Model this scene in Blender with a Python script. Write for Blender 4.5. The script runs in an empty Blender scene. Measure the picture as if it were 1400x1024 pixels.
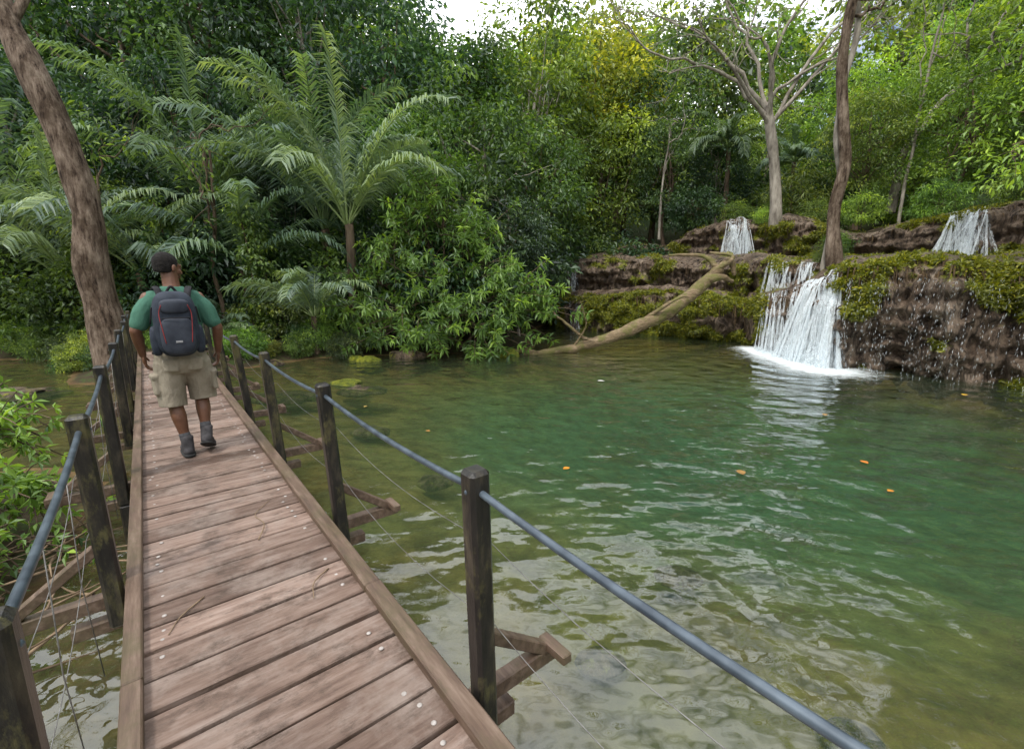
import bpy, math, numpy as np
from mathutils import Vector, Matrix
R=math.radians
scene=bpy.context.scene
# ---------------------------------------------------------------- noise
def vnoise(P,seed=0):
    P=np.asarray(P,float); I=np.floor(P).astype(np.int64); f=P-I; f=f*f*(3-2*f)
    def h(ix,iy,iz):
        n=(ix*374761393+iy*668265263+iz*1274126177+seed*974711)&0xffffffff
        n=((n^(n>>13))*1274126177)&0xffffffff
        n=(n^(n>>16))&0xffffffff
        return n/4294967295.0
    x,y,z=I[...,0],I[...,1],I[...,2]; fx,fy,fz=f[...,0],f[...,1],f[...,2]
    a=h(x,y,z)*(1-fx)+h(x+1,y,z)*fx; b=h(x,y+1,z)*(1-fx)+h(x+1,y+1,z)*fx
    c=h(x,y,z+1)*(1-fx)+h(x+1,y,z+1)*fx; d=h(x,y+1,z+1)*(1-fx)+h(x+1,y+1,z+1)*fx
    return ((a*(1-fy)+b*fy)*(1-fz)+(c*(1-fy)+d*fy)*fz)*2-1
def fbm(P,o=4,seed=0):
    P=np.asarray(P,float); s=0; a=1; t=0
    for i in range(o):
        s=s+a*vnoise(P*2**i,seed+i*7); t+=a; a*=.5
    return s/t
def sstep(a,b,x):
    t=np.clip((x-a)/(b-a),0,1); return t*t*(3-2*t)
def nrm(v):
    v=np.asarray(v,float); return v/np.maximum(np.linalg.norm(v,axis=-1,keepdims=True),1e-9)
# ---------------------------------------------------------------- mesh builder
class MB:
    def __init__(s): s.V=[];s.F=[];s.M=[];s.T=[];s.S=[];s.n=0
    def add(s,V,F,mat=0,tint=.5,smooth=True):
        V=np.asarray(V,float).reshape(-1,3)
        if not isinstance(F,list): F=[F]
        s.V.append(V); s.T.append(np.broadcast_to(np.asarray(tint,float),(len(V),)).copy())
        for f in F:
            f=np.asarray(f,int); 
            if f.ndim==1: f=f[None]
            s.F.append(f+s.n); s.M.append(np.full(len(f),mat)); s.S.append(np.full(len(f),smooth))
        s.n+=len(V)
    def mesh(s,name,mats):
        me=bpy.data.meshes.new(name); V=np.concatenate(s.V)
        idx=np.concatenate([f.ravel() for f in s.F]); tot=np.concatenate([np.full(len(f),f.shape[1]) for f in s.F])
        st=np.concatenate([[0],np.cumsum(tot)[:-1]])
        me.vertices.add(len(V)); me.vertices.foreach_set('co',V.ravel())
        me.loops.add(len(idx)); me.loops.foreach_set('vertex_index',idx.astype(np.int32))
        me.polygons.add(len(tot)); me.polygons.foreach_set('loop_start',st.astype(np.int32))
        me.polygons.foreach_set('material_index',np.concatenate(s.M).astype(np.int32))
        me.polygons.foreach_set('use_smooth',np.concatenate(s.S).astype(bool))
        at=me.attributes.new('tint','FLOAT','POINT'); at.data.foreach_set('value',np.concatenate(s.T).astype(np.float32))
        for m in mats: me.materials.append(m)
        me.update(calc_edges=True); me.validate()
        return me
    def obj(s,name,mats,parent=None,color=None):
        o=bpy.data.objects.new(name,s.mesh(name,mats)); scene.collection.objects.link(o)
        if parent: o.parent=parent
        if color: o.color=(*color,1)
        return o
def empty(name,loc=(0,0,0),rz=0):
    e=bpy.data.objects.new(name,None); e.empty_display_size=.2; scene.collection.objects.link(e); e.location=loc; e.rotation_euler=(0,0,rz); return e
def tube(mb,path,rad,k=8,mat=0,tint=.5,caps=True,flat=1.0):
    P=np.asarray(path,float); n=len(P); rad=np.broadcast_to(np.asarray(rad,float),(n,))
    T=nrm(np.gradient(P,axis=0)); ref=np.array([1.,0,0]) if abs(T[0][2])>.8 else np.array([0,0,1.])
    u=nrm(np.cross(T[0],ref)); V=[]; a=np.arange(k)*2*math.pi/k
    for i in range(n):
        u=nrm(u-T[i]*np.dot(u,T[i])); w=np.cross(T[i],u)
        V.append(P[i]+rad[i]*(np.cos(a)[:,None]*u+flat*np.sin(a)[:,None]*w))
    V=np.concatenate(V); i=np.arange(n-1)[:,None]*k; j=np.arange(k)[None]; j2=(j+1)%k
    F=np.stack([i+j,i+j2,i+k+j2,i+k+j],-1).reshape(-1,4); Fs=[F]
    if caps: Fs+= [np.arange(k)[::-1],np.arange(k)+(n-1)*k]
    mb.add(V,Fs,mat,tint)
def curve(pts,n):
    pts=np.asarray(pts,float); m=len(pts)
    if m==2: return pts[0]+(pts[1]-pts[0])*np.linspace(0,1,n)[:,None]
    t=np.linspace(0,m-1,n); out=[]
    E=np.vstack([2*pts[0]-pts[1],pts,2*pts[-1]-pts[-2]])
    for x in t:
        i=min(int(x),m-2); f=x-i; p0,p1,p2,p3=E[i],E[i+1],E[i+2],E[i+3]
        out.append(.5*((2*p1)+(-p0+p2)*f+(2*p0-5*p1+4*p2-p3)*f*f+(-p0+3*p1-3*p2+p3)*f**3))
    return np.array(out)
def box(mb,c,s,mat=0,tint=.5,bev=0.004,rot=None):
    c=np.array(c,float); hx,hy,hz=np.array(s)/2.0
    b=bev; L=[]
    for z,q in((-hz,b),(-hz+b,0),(hz-b,0),(hz,b)):
        e=b if q==0 else 0
        for x,y in((-hx+q,-hy+q+e),(-hx+q+e,-hy+q),(hx-q-e,-hy+q),(hx-q,-hy+q+e),(hx-q,hy-q-e),(hx-q-e,hy-q),(-hx+q+e,hy-q),(-hx+q,hy-q-e)):
            L.append([x,y,z])
    V=np.array(L); k=8; i=np.arange(3)[:,None]*k; j=np.arange(k)[None]; j2=(j+1)%k
    F=[np.stack([i+j,i+j2,i+k+j2,i+k+j],-1).reshape(-1,4),np.arange(k)[::-1],np.arange(k)+3*k]
    if rot is not None: V=V@rot.T
    mb.add(V+c,F,mat,tint,False)
def ellips(mb,c,r,mat=0,rot=None,n=16,m=12,tint=.5,pw=1.0,fn=None):
    th=np.linspace(0,math.pi,m+1)[1:-1]; ph=np.arange(n)*2*math.pi/n
    sp=lambda x:np.sign(x)*np.abs(x)**pw
    V=np.concatenate([[[0,0,1.]],np.stack([sp(np.sin(th))[:,None]*sp(np.cos(ph))[None],sp(np.sin(th))[:,None]*sp(np.sin(ph))[None],sp(np.cos(th))[:,None]*np.ones(n)[None]],-1).reshape(-1,3),[[0,0,-1.]]])
    V=V*np.array(r)
    if fn is not None: V=fn(V)
    if rot is not None: V=V@np.array(rot).T
    i=np.arange(m-2)[:,None]*n+1; j=np.arange(n)[None]; j2=(j+1)%n
    F=np.stack([i+j,i+n+j,i+n+j2,i+j2],-1).reshape(-1,4); jj=np.arange(n); e=len(V)-1
    F1=np.stack([np.zeros(n,int),jj+1,(jj+1)%n+1],-1); b=1+(m-2)*n
    F2=np.stack([np.full(n,e),b+(jj+1)%n,b+jj],-1)
    mb.add(V+np.array(c),[F,F1,F2],mat,tint)
def limb(mb,pts,rs,k=12,mat=0,n=None):
    pts=np.asarray(pts,float); n=n or len(pts)*4
    P=curve(pts,n); r=np.interp(np.linspace(0,1,n),np.linspace(0,1,len(rs)),rs)
    tube(mb,P,r,k,mat); ellips(mb,P[0],[r[0]]*3,mat,n=12,m=8); ellips(mb,P[-1],[r[-1]]*3,mat,n=12,m=8)
def leafquads(mb,P,D,L,W,rng,mat=1,tint=.5,fold=.25,up=None):
    n=len(P); D=nrm(D); L=np.broadcast_to(L,(n,))[:,None]
    ref=np.tile([0,0,1.],(n,1))+rng.normal(0,.45,(n,3)) if up is None else up
    S=nrm(np.cross(D,ref)); Nn=np.cross(S,D)
    a=P; b=P+D*L*.45+S*L*W*.5+Nn*L*fold*W; c=P+D*L-Nn*L*.12; d=P+D*L*.45-S*L*W*.5+Nn*L*fold*W
    V=np.stack([a,b,c,d],1).reshape(-1,3); i=np.arange(n)[:,None]*4
    F=np.concatenate([i+np.array([0,1,2]),i+np.array([0,2,3])])
    mb.add(V,F,mat,np.repeat(np.broadcast_to(tint,(n,)),4),False)
# ---------------------------------------------------------------- materials
def mat(name):
    m=bpy.data.materials.new(name); m.use_nodes=True; nt=m.node_tree; nt.nodes.clear()
    out=nt.nodes.new('ShaderNodeOutputMaterial'); return m,nt,out
def nd(nt,t,props=None,**inp):
    n=nt.nodes.new(t)
    for k,v in (props or {}).items(): setattr(n,k,v)
    for k,v in inp.items():
        key=k.replace('_',' ')
        s=n.inputs[int(k[1:])] if (k[0]=='i' and k[1:].isdigit()) else n.inputs[key]
        if isinstance(v,bpy.types.NodeSocket): nt.links.new(v,s)
        else: s.default_value=v
    return n
def coords(nt,kind='Object',scale=(1,1,1)):
    tc=nd(nt,'ShaderNodeTexCoord'); mp=nd(nt,'ShaderNodeMapping',None,Vector=tc.outputs[kind],Scale=scale); return mp.outputs[0]
def wpos(nt,scale=(1,1,1)):
    g=nd(nt,'ShaderNodeNewGeometry'); mp=nd(nt,'ShaderNodeMapping',None,Vector=g.outputs['Position'],Scale=scale); return mp.outputs[0]
def noise(nt,vec,scale,detail=4,rough=.55):
    return nd(nt,'ShaderNodeTexNoise',None,Vector=vec,Scale=scale,Detail=detail,Roughness=rough).outputs[0]
def ramp(nt,fac,stops,interp='LINEAR'):
    r=nd(nt,'ShaderNodeValToRGB',None,Fac=fac); cr=r.color_ramp; cr.interpolation=interp
    while len(cr.elements)<len(stops): cr.elements.new(.5)
    for e,(p,c) in zip(cr.elements,stops):
        e.position=p; e.color=(*c,1) if not isinstance(c,(int,float)) else (c,c,c,1)
    return r.outputs[0]
def mixc(nt,f,a,b,mode='MIX'):
    n=nt.nodes.new('ShaderNodeMix'); n.data_type='RGBA'; n.blend_type=mode
    for s,v in ((n.inputs[0],f),(n.inputs[6],a),(n.inputs[7],b)):
        if isinstance(v,bpy.types.NodeSocket): nt.links.new(v,s)
        else: s.default_value=v if isinstance(v,(int,float)) else (*v,1)
    return n.outputs[2]
def mth(nt,op,a,b=0.0,clamp=False):
    n=nt.nodes.new('ShaderNodeMath'); n.operation=op; n.use_clamp=clamp
    for s,v in ((n.inputs[0],a),(n.inputs[1],b)):
        if isinstance(v,bpy.types.NodeSocket): nt.links.new(v,s)
        else: s.default_value=v
    return n.outputs[0]
def attr(nt,name='tint'): return nd(nt,'ShaderNodeAttribute',{'attribute_name':name}).outputs['Fac']
def bump(nt,h,strength=.5,dist=.02): return nd(nt,'ShaderNodeBump',None,Height=h,Strength=strength,Distance=dist).outputs[0]
def simple(name,ca,cb,scale=8,rough=.7,bs=.3,bd=.01,stretch=(1,1,1),spec=.3,detail=5,useattr=False,kind='Object',lo=.3,hi=.7):
    m,nt,out=mat(name); v=coords(nt,kind,stretch); n=noise(nt,v,scale,detail)
    c=ramp(nt,n,[(lo,ca),(hi,cb)])
    if useattr:
        a=attr(nt); c=mixc(nt,1.0,c,ramp(nt,a,[(0,(.55,.55,.55)),(1,(1.35,1.3,1.25))]),'MULTIPLY')
    p=nd(nt,'ShaderNodeBsdfPrincipled',None,Base_Color=c,Roughness=rough,Specular_IOR_Level=spec)
    if bs>0: nt.links.new(bump(nt,noise(nt,v,scale*2.5,6),bs,bd),p.inputs['Normal'])
    nt.links.new(p.outputs[0],out.inputs[0]); return m
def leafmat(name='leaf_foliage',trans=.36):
    m,nt,out=mat(name); a=attr(nt); oi=nd(nt,'ShaderNodeObjectInfo')
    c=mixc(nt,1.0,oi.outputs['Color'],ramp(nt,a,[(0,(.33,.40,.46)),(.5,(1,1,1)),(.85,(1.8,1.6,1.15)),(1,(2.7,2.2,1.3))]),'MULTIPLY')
    d=nd(nt,'ShaderNodeBsdfDiffuse',None,Color=c); ct=mixc(nt,1.0,c,(1.5,1.5,.55),'MULTIPLY')
    t=nd(nt,'ShaderNodeBsdfTranslucent',None,Color=ct)
    g=nd(nt,'ShaderNodeBsdfGlossy',None,Color=(.9,.95,1,1),Roughness=.5)
    m1=nd(nt,'ShaderNodeMixShader',None,i0=trans,i1=d.outputs[0],i2=t.outputs[0])
    m2=nd(nt,'ShaderNodeMixShader',None,i0=.045,i1=m1.outputs[0],i2=g.outputs[0])
    nt.links.new(m2.outputs[0],out.inputs[0]); return m
LEAF=leafmat()
BARK=simple('bark_brown',(.055,.038,.025),(.20,.145,.10),6,.9,.8,.04,(1,1,.25))
BARKP=simple('bark_pale',(.13,.11,.09),(.42,.38,.32),7,.9,.6,.03,(1,1,.3))
m,nt,out=mat('bark_tall_tree'); v=coords(nt,'Object',(1,1,.16)); n=noise(nt,v,13,8,.75); n2=noise(nt,coords(nt,'Object',(1,1,.6)),3.2,6,.7)
c=ramp(nt,n,[(.36,(.03,.02,.014)),(.45,(.16,.115,.085)),(.60,(.30,.235,.18)),(.78,(.42,.36,.30))]); c=mixc(nt,1.0,c,ramp(nt,n2,[(.38,(.40,.36,.32)),(.60,(1.15,1.15,1.15))]),'MULTIPLY')
p=nd(nt,'ShaderNodeBsdfPrincipled',None,Base_Color=c,Roughness=.9,Specular_IOR_Level=.2); nt.links.new(bump(nt,mth(nt,'ADD',n,n2),1.0,.08),p.inputs['Normal']); nt.links.new(p.outputs[0],out.inputs[0]); BARKT=m
m,nt,out=mat('deck_wood'); v=coords(nt,'Object',(1.2,9,9)); n=noise(nt,v,3.2,8,.65); a=attr(nt)
c=ramp(nt,n,[(.28,(.115,.070,.053)),(.5,(.22,.150,.117)),(.72,(.325,.245,.205))])
c=mixc(nt,1.0,c,ramp(nt,a,[(0,(.45,.41,.39)),(.5,(.92,.92,.92)),(1,(1.3,1.32,1.34))]),'MULTIPLY')
n2=noise(nt,coords(nt,'Object',(1,1,1)),2.3,6,.75); c=mixc(nt,ramp(nt,n2,[(.48,0.0),(.66,.6)]),c,(.31,.255,.22))
n3=noise(nt,coords(nt,'Object',(1,1.6,1)),3.2,8,.8); c=mixc(nt,ramp(nt,n3,[(.50,0.0),(.62,.75)]),c,(.065,.042,.03))
p=nd(nt,'ShaderNodeBsdfPrincipled',None,Base_Color=c,Roughness=ramp(nt,n3,[(.4,.72),(.62,.42)]),Specular_IOR_Level=.35)
nt.links.new(bump(nt,noise(nt,coords(nt,'Object',(1.5,30,30)),3,6,.7),.7,.010),p.inputs['Normal'])
nt.links.new(p.outputs[0],out.inputs[0]); PLANK=m
m,nt,out=mat('kerb_wood'); v=coords(nt,'Object',(9,1,9)); n=noise(nt,v,3,8,.65)
c=ramp(nt,n,[(.28,(.055,.033,.022)),(.5,(.125,.08,.055)),(.72,(.22,.155,.115))]); n3=noise(nt,coords(nt),3,6,.8); c=mixc(nt,ramp(nt,n3,[(.46,0.0),(.62,.6)]),c,(.085,.07,.03))
p=nd(nt,'ShaderNodeBsdfPrincipled',None,Base_Color=c,Roughness=.6); nt.links.new(bump(nt,n,.6,.008),p.inputs['Normal']); nt.links.new(p.outputs[0],out.inputs[0]); KERB=m
m,nt,out=mat('post_dark'); n=noise(nt,coords(nt,'Object',(1,1,.25)),16,7,.7); c=ramp(nt,n,[(.3,(.006,.006,.007)),(.5,(.02,.018,.016)),(.64,(.06,.05,.035)),(.8,(.15,.13,.085))])
n3=noise(nt,coords(nt,'Object',(1,1,.4)),7,7,.8); c=mixc(nt,ramp(nt,n3,[(.52,0.0),(.62,.75)]),c,(.11,.10,.04))
p=nd(nt,'ShaderNodeBsdfPrincipled',None,Base_Color=c,Roughness=.34); nt.links.new(bump(nt,n,.7,.008),p.inputs['Normal']); nt.links.new(p.outputs[0],out.inputs[0]); POST=m
m,nt,out=mat('rail_hose'); n=noise(nt,coords(nt),12,4); c=ramp(nt,n,[(.35,(.045,.06,.078)),(.7,(.11,.14,.17))])
p=nd(nt,'ShaderNodeBsdfPrincipled',None,Base_Color=c,Roughness=.35,Metallic=.2); nt.links.new(p.outputs[0],out.inputs[0]); RAIL=m
m,nt,out=mat('wire_steel'); p=nd(nt,'ShaderNodeBsdfPrincipled',None,Base_Color=ramp(nt,noise(nt,coords(nt),20),[(.3,(.12,.11,.1)),(.7,(.32,.31,.3))]),Roughness=.45,Metallic=.6); nt.links.new(p.outputs[0],out.inputs[0]); WIRE=m
# ---------------------------------------------------------------- ground sheet
POOL=np.array([(-60,15),(-30,13.5),(-20,12.6),(-14,12.3),(-11,11.6),(-10.3,9.9),(-9.2,9.2),(-7.6,9.2),(-6.9,10.8),(-5.5,12.5),(-3.5,13.3),(-2,13.3),(0,13.6),(.7,15),(.9,19),(1.6,23),(3.2,22.5),(3.2,21),(5.9,19),(8.2,16.2),(8.3,13.2),(8.8,11.4),(9.8,10.4),(10.9,9.4),(12.3,7.6),(14.5,4),(15,-4),(10,-12),(-5,-14),(-6,-6),(-4.2,-1),(-3.0,1.7),(-3.2,3.1),(-4.0,4.3),(-6,5.0),(-12,5.6),(-60,7)],float)
def sdist(X,Y):
    P=np.stack([X,Y],-1); d=np.full(X.shape,1e9); ins=np.zeros(X.shape,bool); n=len(POOL)
    for i in range(n):
        a=POOL[i]; b=POOL[(i+1)%n]; ab=b-a; t=np.clip(((P-a)@ab)/(ab@ab),0,1); q=P-(a+t[...,None]*ab)
        d=np.minimum(d,np.hypot(q[...,0],q[...,1]))
        c=((a[1]>Y)!=(b[1]>Y))&(X<(b[0]-a[0])*(Y-a[1])/(b[1]-a[1]+1e-12)+a[0]); ins^=c
    return np.where(ins,-d,d)
def gheight(X,Y):
    X=np.asarray(X,float);Y=np.asarray(Y,float)
    P=np.stack([X,Y,np.zeros_like(X)],-1)
    d=sdist(X,Y)+.35*fbm(P*.8,3,5)
    deep=1.6*np.exp(-((X-5.6)**2/30+(Y-8.2)**2/17))+.25*np.exp(-((X-1.5)**2/6+(Y-10)**2/8))
    zin=-(np.clip(-d*.28,0,.36)+deep*np.clip(-d/2.0,0,1))+.12*fbm(P*1.3,4,9)*np.clip(-d,0,1)
    wr=sstep(1,7,X)*sstep(-2,5,Y+X*.3)
    zl=.45*sstep(0,1.6,d)+.05*np.clip(d-1,0,40)+.12*fbm(P*.5,3,2)*sstep(0,2,d)
    zr=.3*sstep(0,1,d)+np.clip(d-1,0,13)*.36+.05*np.clip(d-14,0,60)
    hill=sstep(30,75,np.hypot(X,Y))*13*(1+.25*fbm(P*.05,3,4))
    return np.where(d<0,zin,zl*(1-wr)+zr*wr+hill)
def axis(lo,hi,flo,fhi,st):
    a=np.arange(flo,fhi,st); l=flo-np.geomspace(st*2,flo-lo,26)[::-1]; r=fhi+np.geomspace(st,hi-fhi,26); return np.concatenate([l,a,r])
gx=axis(-400,400,-18,18,.12); gy=axis(-300,500,-3,27,.12)
X,Y=np.meshgrid(gx,gy); Z=gheight(X,Y); nx,ny=len(gx),len(gy)
mb=MB(); i=np.arange(ny-1)[:,None]*nx; j=np.arange(nx-1)[None]
mb.add(np.stack([X,Y,Z],-1),np.stack([i+j,i+j+1,i+nx+j+1,i+nx+j],-1).reshape(-1,4))
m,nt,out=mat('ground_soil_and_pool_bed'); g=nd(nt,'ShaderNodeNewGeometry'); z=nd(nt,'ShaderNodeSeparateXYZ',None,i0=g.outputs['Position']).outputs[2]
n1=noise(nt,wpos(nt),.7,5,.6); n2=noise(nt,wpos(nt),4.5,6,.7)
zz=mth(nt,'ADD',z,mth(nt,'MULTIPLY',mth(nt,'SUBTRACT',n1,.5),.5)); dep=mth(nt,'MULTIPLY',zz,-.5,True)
bed=ramp(nt,dep,[(0.0,(.20,.12,.05)),(.17,(.24,.165,.055)),(.29,(.19,.175,.06)),(.46,(.095,.185,.095)),(.9,(.055,.17,.105))])  # sand browns; deep end painted teal-green in place of light absorbed by water
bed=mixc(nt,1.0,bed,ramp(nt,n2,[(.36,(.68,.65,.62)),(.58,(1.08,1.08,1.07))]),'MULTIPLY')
n5=noise(nt,wpos(nt),.9,6,.7); bed=mixc(nt,ramp(nt,n5,[(.50,0.0),(.66,.65)]),bed,(.07,.058,.025))
soil=ramp(nt,n2,[(.3,(.022,.018,.010)),(.5,(.055,.042,.024)),(.60,(.045,.07,.018)),(.75,(.07,.075,.03))])
soil=mixc(nt,ramp(nt,mth(nt,'MULTIPLY',z,.12),[(.5,0.0),(.9,1.0)]),soil,(.03,.06,.015))
c=mixc(nt,ramp(nt,mth(nt,'ADD',mth(nt,'MULTIPLY',z,4.0),.5),[(.45,0.0),(.6,1.0)]),bed,soil)
p=nd(nt,'ShaderNodeBsdfPrincipled',None,Base_Color=c,Roughness=.85,Specular_IOR_Level=.2); nt.links.new(bump(nt,n2,.6,.08),p.inputs['Normal']); nt.links.new(p.outputs[0],out.inputs[0])
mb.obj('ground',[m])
# ---------------------------------------------------------------- water
mb=MB(); wx=np.linspace(-62,17,60); wy=np.linspace(-15,24.5,40); X,Y=np.meshgrid(wx,wy)
i=np.arange(39)[:,None]*60; j=np.arange(59)[None]
mb.add(np.stack([X,Y,np.zeros_like(X)],-1),np.stack([i+j,i+j+1,i+60+j+1,i+60+j],-1).reshape(-1,4))
m,nt,out=mat('pool_water')
wv=wpos(nt,(1,1,1))
dm=nd(nt,'ShaderNodeVectorMath',{'operation':'DISTANCE'},i0=wv,i1=(7.6,12.0,0)).outputs['Value']
ring=nd(nt,'ShaderNodeMath',{'operation':'SINE'},i0=mth(nt,'ADD',mth(nt,'MULTIPLY',dm,8.0),mth(nt,'MULTIPLY',noise(nt,wv,.7,2),11.0))).outputs[0]
ringa=mth(nt,'DIVIDE',.22,mth(nt,'ADD',mth(nt,'MULTIPLY',dm,.22),.4))
h=mth(nt,'ADD',mth(nt,'MULTIPLY',ring,ringa),mth(nt,'MULTIPLY',noise(nt,wpos(nt,(1,1.3,1)),1.9,2.6,.45),1.7))
bn=bump(nt,h,1.0,.040)
fr=nd(nt,'ShaderNodeFresnel',None,IOR=1.75,Normal=bn).outputs[0]
gl=nd(nt,'ShaderNodeBsdfGlossy',None,Color=(1,1,1,1),Roughness=.01,Normal=bn)
tr=nd(nt,'ShaderNodeBsdfTransparent',None,Color=(.87,.92,.80,1))
df=nd(nt,'ShaderNodeBsdfDiffuse',None,Color=(.10,.15,.085,1))
m1=nd(nt,'ShaderNodeMixShader',None,i0=.17,i1=tr.outputs[0],i2=df.outputs[0])
m2=nd(nt,'ShaderNodeMixShader',None,i0=fr,i1=m1.outputs[0],i2=gl.outputs[0]); nt.links.new(m2.outputs[0],out.inputs[0])
mb.obj('pool_water',[m])
# ---------------------------------------------------------------- travertine ledges
KA=[(1.8,22.3,1.2),(2.9,20.6,1.5),(5.9,18.7,1.62),(8.0,16.1,1.55),(8.05,13.4,1.75),(8.35,11.6,2.42),(9.2,10.4,2.5),(10.3,9.4,2.45),(11.9,7.7,2.4),(14,4,2.0),(15,-3,1.2)]
KB=[(1.9,24.0,2.6),(3.0,22.0,3.0),(6.4,19.9,3.05),(8.4,17.3,2.9),(8.9,14.7,2.62),(10,13.2,2.6),(11.1,12.1,2.65),(12.2,11.0,2.7),(14,9.4,2.7),(17,5,2.4),(18,-3,1.6)]
KC=[(2.5,27,3.2),(4.2,25.5,3.5),(8.0,23.0,4.3),(9.9,21.0,4.75),(11.6,19.8,4.7),(13.4,18.3,4.3),(14.8,16.7,4.35),(16.2,15.4,4.45),(18.5,13,4.8),(22,7,3.8),(23,-3,2.6)]
KA,KB,KC=map(np.array,(KA,KB,KC)); NS=1100
kk=np.interp(np.linspace(0,1,NS),[0,.08,.85,1],[0,1,8,10])
def ip(K):
    t=kk; c=np.stack([np.interp(t,np.arange(11),K[:,q]) for q in range(3)],-1)
    w=np.hanning(61); w/=w.sum()
    return np.stack([np.convolve(np.pad(c[:,q],30,'edge'),w,'valid') for q in range(3)],-1)
A,B,C=ip(KA),ip(KB),ip(KC)
outA=nrm((A-B)*[1,1,0]); outB=outA; outC=nrm((B-C)*[1,1,0])
arc=np.concatenate([[0],np.cumsum(np.linalg.norm(np.diff(A[:,:2],axis=0),axis=1))])
lob=np.abs(vnoise(np.stack([arc*.75,arc*0,arc*0],-1),91)); lob2=vnoise(np.stack([arc*.55,arc*0+3,arc*0],-1),92)
A[:,:2]+=outA[:,:2]*(.65*(.4-lob))[:,None]; A[:,2]+=.18*lob2; B[:,2]+=.16*vnoise(np.stack([arc*.7,arc*0+7,arc*0],-1),93); C[:,2]+=.28*vnoise(np.stack([arc*.6,arc*0+9,arc*0],-1),94)
rows=[];face=[];tier=[]
def faceprof(Pn,out,z0,z1,n,ins,tr):
    for a in np.linspace(0,1,n):
        q=Pn.copy(); over=.30*math.sin(math.pi*min(a*1.0,1))*a*1.3
        q[:,:2]-= out[:,:2]*(ins*a**5-over-.05*a); q[:,2]=z0+(z1-z0)*(1-(1-a)**1.3); rows.append(q); face.append(1.0); tier.append(tr+a*.99)
def topprof(Pa,Pb,z0,z1,n):
    for a in np.linspace(0,1,n+2)[1:-1]:
        q=Pa*(1-a)+Pb*a; q[:,2]=z0*(1-a)+z1*a+.14*math.sin(math.pi*a); rows.append(q); face.append(0.0); tier.append(-1)
z=np.zeros(NS)
A2=A.copy(); A2[:,:2]-=outA[:,:2]*.55; B2=B.copy(); B2[:,:2]-=outB[:,:2]*.55; C2=C.copy(); C2[:,:2]-=outC[:,:2]*1.0
E=C.copy(); E[:,:2]-=outC[:,:2]*15
faceprof(A,outA,z-.6,A[:,2],84,.6,0); topprof(A2,B,A[:,2],A[:,2]+.05,16)
faceprof(B,outB,A[:,2]+.05,B[:,2],46,.6,1); topprof(B2,C,B[:,2],B[:,2]+.25,40)
faceprof(C,outC,B[:,2]+.25,C[:,2],50,1.0,2); topprof(C2,E,C[:,2],C[:,2]+.4,26)
G=np.stack(rows); NR=len(G); face=np.array(face)[:,None]; tier=np.array(tier)[:,None]
ss=np.broadcast_to(arc[None],(NR,NS)); o=np.broadcast_to(outA[None],G.shape)
N1=fbm(G*[.55,.55,.8],4,3); rid=np.abs(fbm(np.stack([ss*1.3,G[...,2]*.5,ss*0],-1),3,21)); rid2=np.abs(fbm(np.stack([ss*4,G[...,2]*1.3,G[...,0]*.5],-1),3,31))
N3=fbm(G*5,3,8); lump=np.abs(fbm(G*1.9,2,17)); lump2=np.abs(fbm(G*4.5,2,19)); cav=np.abs(fbm(G*[1.4,1.4,2.2],3,23))
t0=(tier>=0)&(tier<1.0)
leftness=sstep(3.75,3.0,kk)[None]*t0
mossn=fbm(G*[1.1,1.1,1.4],4,44)
rightlip=sstep(.36,.80,np.where(t0,tier,0))*sstep(4.7,5.2,kk)[None]
moss=np.clip(leftness*.95+rightlip*.58+(face<.5)*.20+((tier>=1)&(tier<3))*.20+mossn*1.5-.10,0,1)
mb_=sstep(.35,.6,moss)
# layered travertine rims: small horizontal shelves
shelf=np.abs(((G[...,2]*2.2+.6*N1+ss*.05)%1)-.5)*2
disp=face*(.5*N1+.7*(.33-rid)*(1-.75*leftness)+.5*(.28-rid2)*(1-.6*leftness)+.55*(.25-cav)*(1-leftness)+.14*N3+.16*(shelf-.5)*(1-leftness)+leftness*(.95*(.33-lump)+.05)+mb_*(.38*(.3-lump2)+.10)+rightlip*.14)
G=G+o*disp[...,None]
G[...,2]+= (1-face)*(.22*N1+.07*N3+.16*np.abs(fbm(G*[.9,.9,.9],3,61)))+face*.12*N1*np.where(tier>=0,np.clip(tier%1,0,1),0)+.07*fbm(np.stack([ss*3,ss*0,ss*0],-1),2,77)*face
mb=MB(); i=np.arange(NR-1)[:,None]*NS; j=np.arange(NS-1)[None]
mb.add(G,np.stack([i+j,i+j+1,i+NS+j+1,i+NS+j],-1).reshape(-1,4),0,moss.ravel())
m,nt,out=mat('travertine_rock'); a=attr(nt); v=wpos(nt); n1=noise(nt,v,1.6,8,.75); n2=noise(nt,v,8,6,.75); ns=noise(nt,wpos(nt,(5,5,1.1)),1.4,6,.75)
rock=ramp(nt,n1,[(.30,(.04,.026,.016)),(.42,(.12,.085,.058)),(.53,(.24,.185,.14)),(.70,(.40,.335,.27))])
rock=mixc(nt,1.0,rock,ramp(nt,ns,[(.40,(.16,.13,.11)),(.54,(1.0,.95,.9)),(.75,(1.3,1.25,1.2))]),'MULTIPLY')
mcol=ramp(nt,n2,[(.3,(.03,.045,.006)),(.48,(.14,.17,.012)),(.66,(.32,.32,.02))])
mf=ramp(nt,mth(nt,'ADD',a,mth(nt,'MULTIPLY',mth(nt,'SUBTRACT',n2,.5),1.1)),[(.30,0.0),(.46,1.0)])
c=mixc(nt,mf,rock,mcol)
p=nd(nt,'ShaderNodeBsdfPrincipled',None,Base_Color=c,Roughness=.5,Specular_IOR_Level=.45); nt.links.new(bump(nt,mth(nt,'ADD',n2,mth(nt,'MULTIPLY',ns,.9)),1.0,.12),p.inputs['Normal']); nt.links.new(p.outputs[0],out.inputs[0])
ROCK=m
ledge=mb.obj('travertine_ledge',[ROCK])
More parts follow.
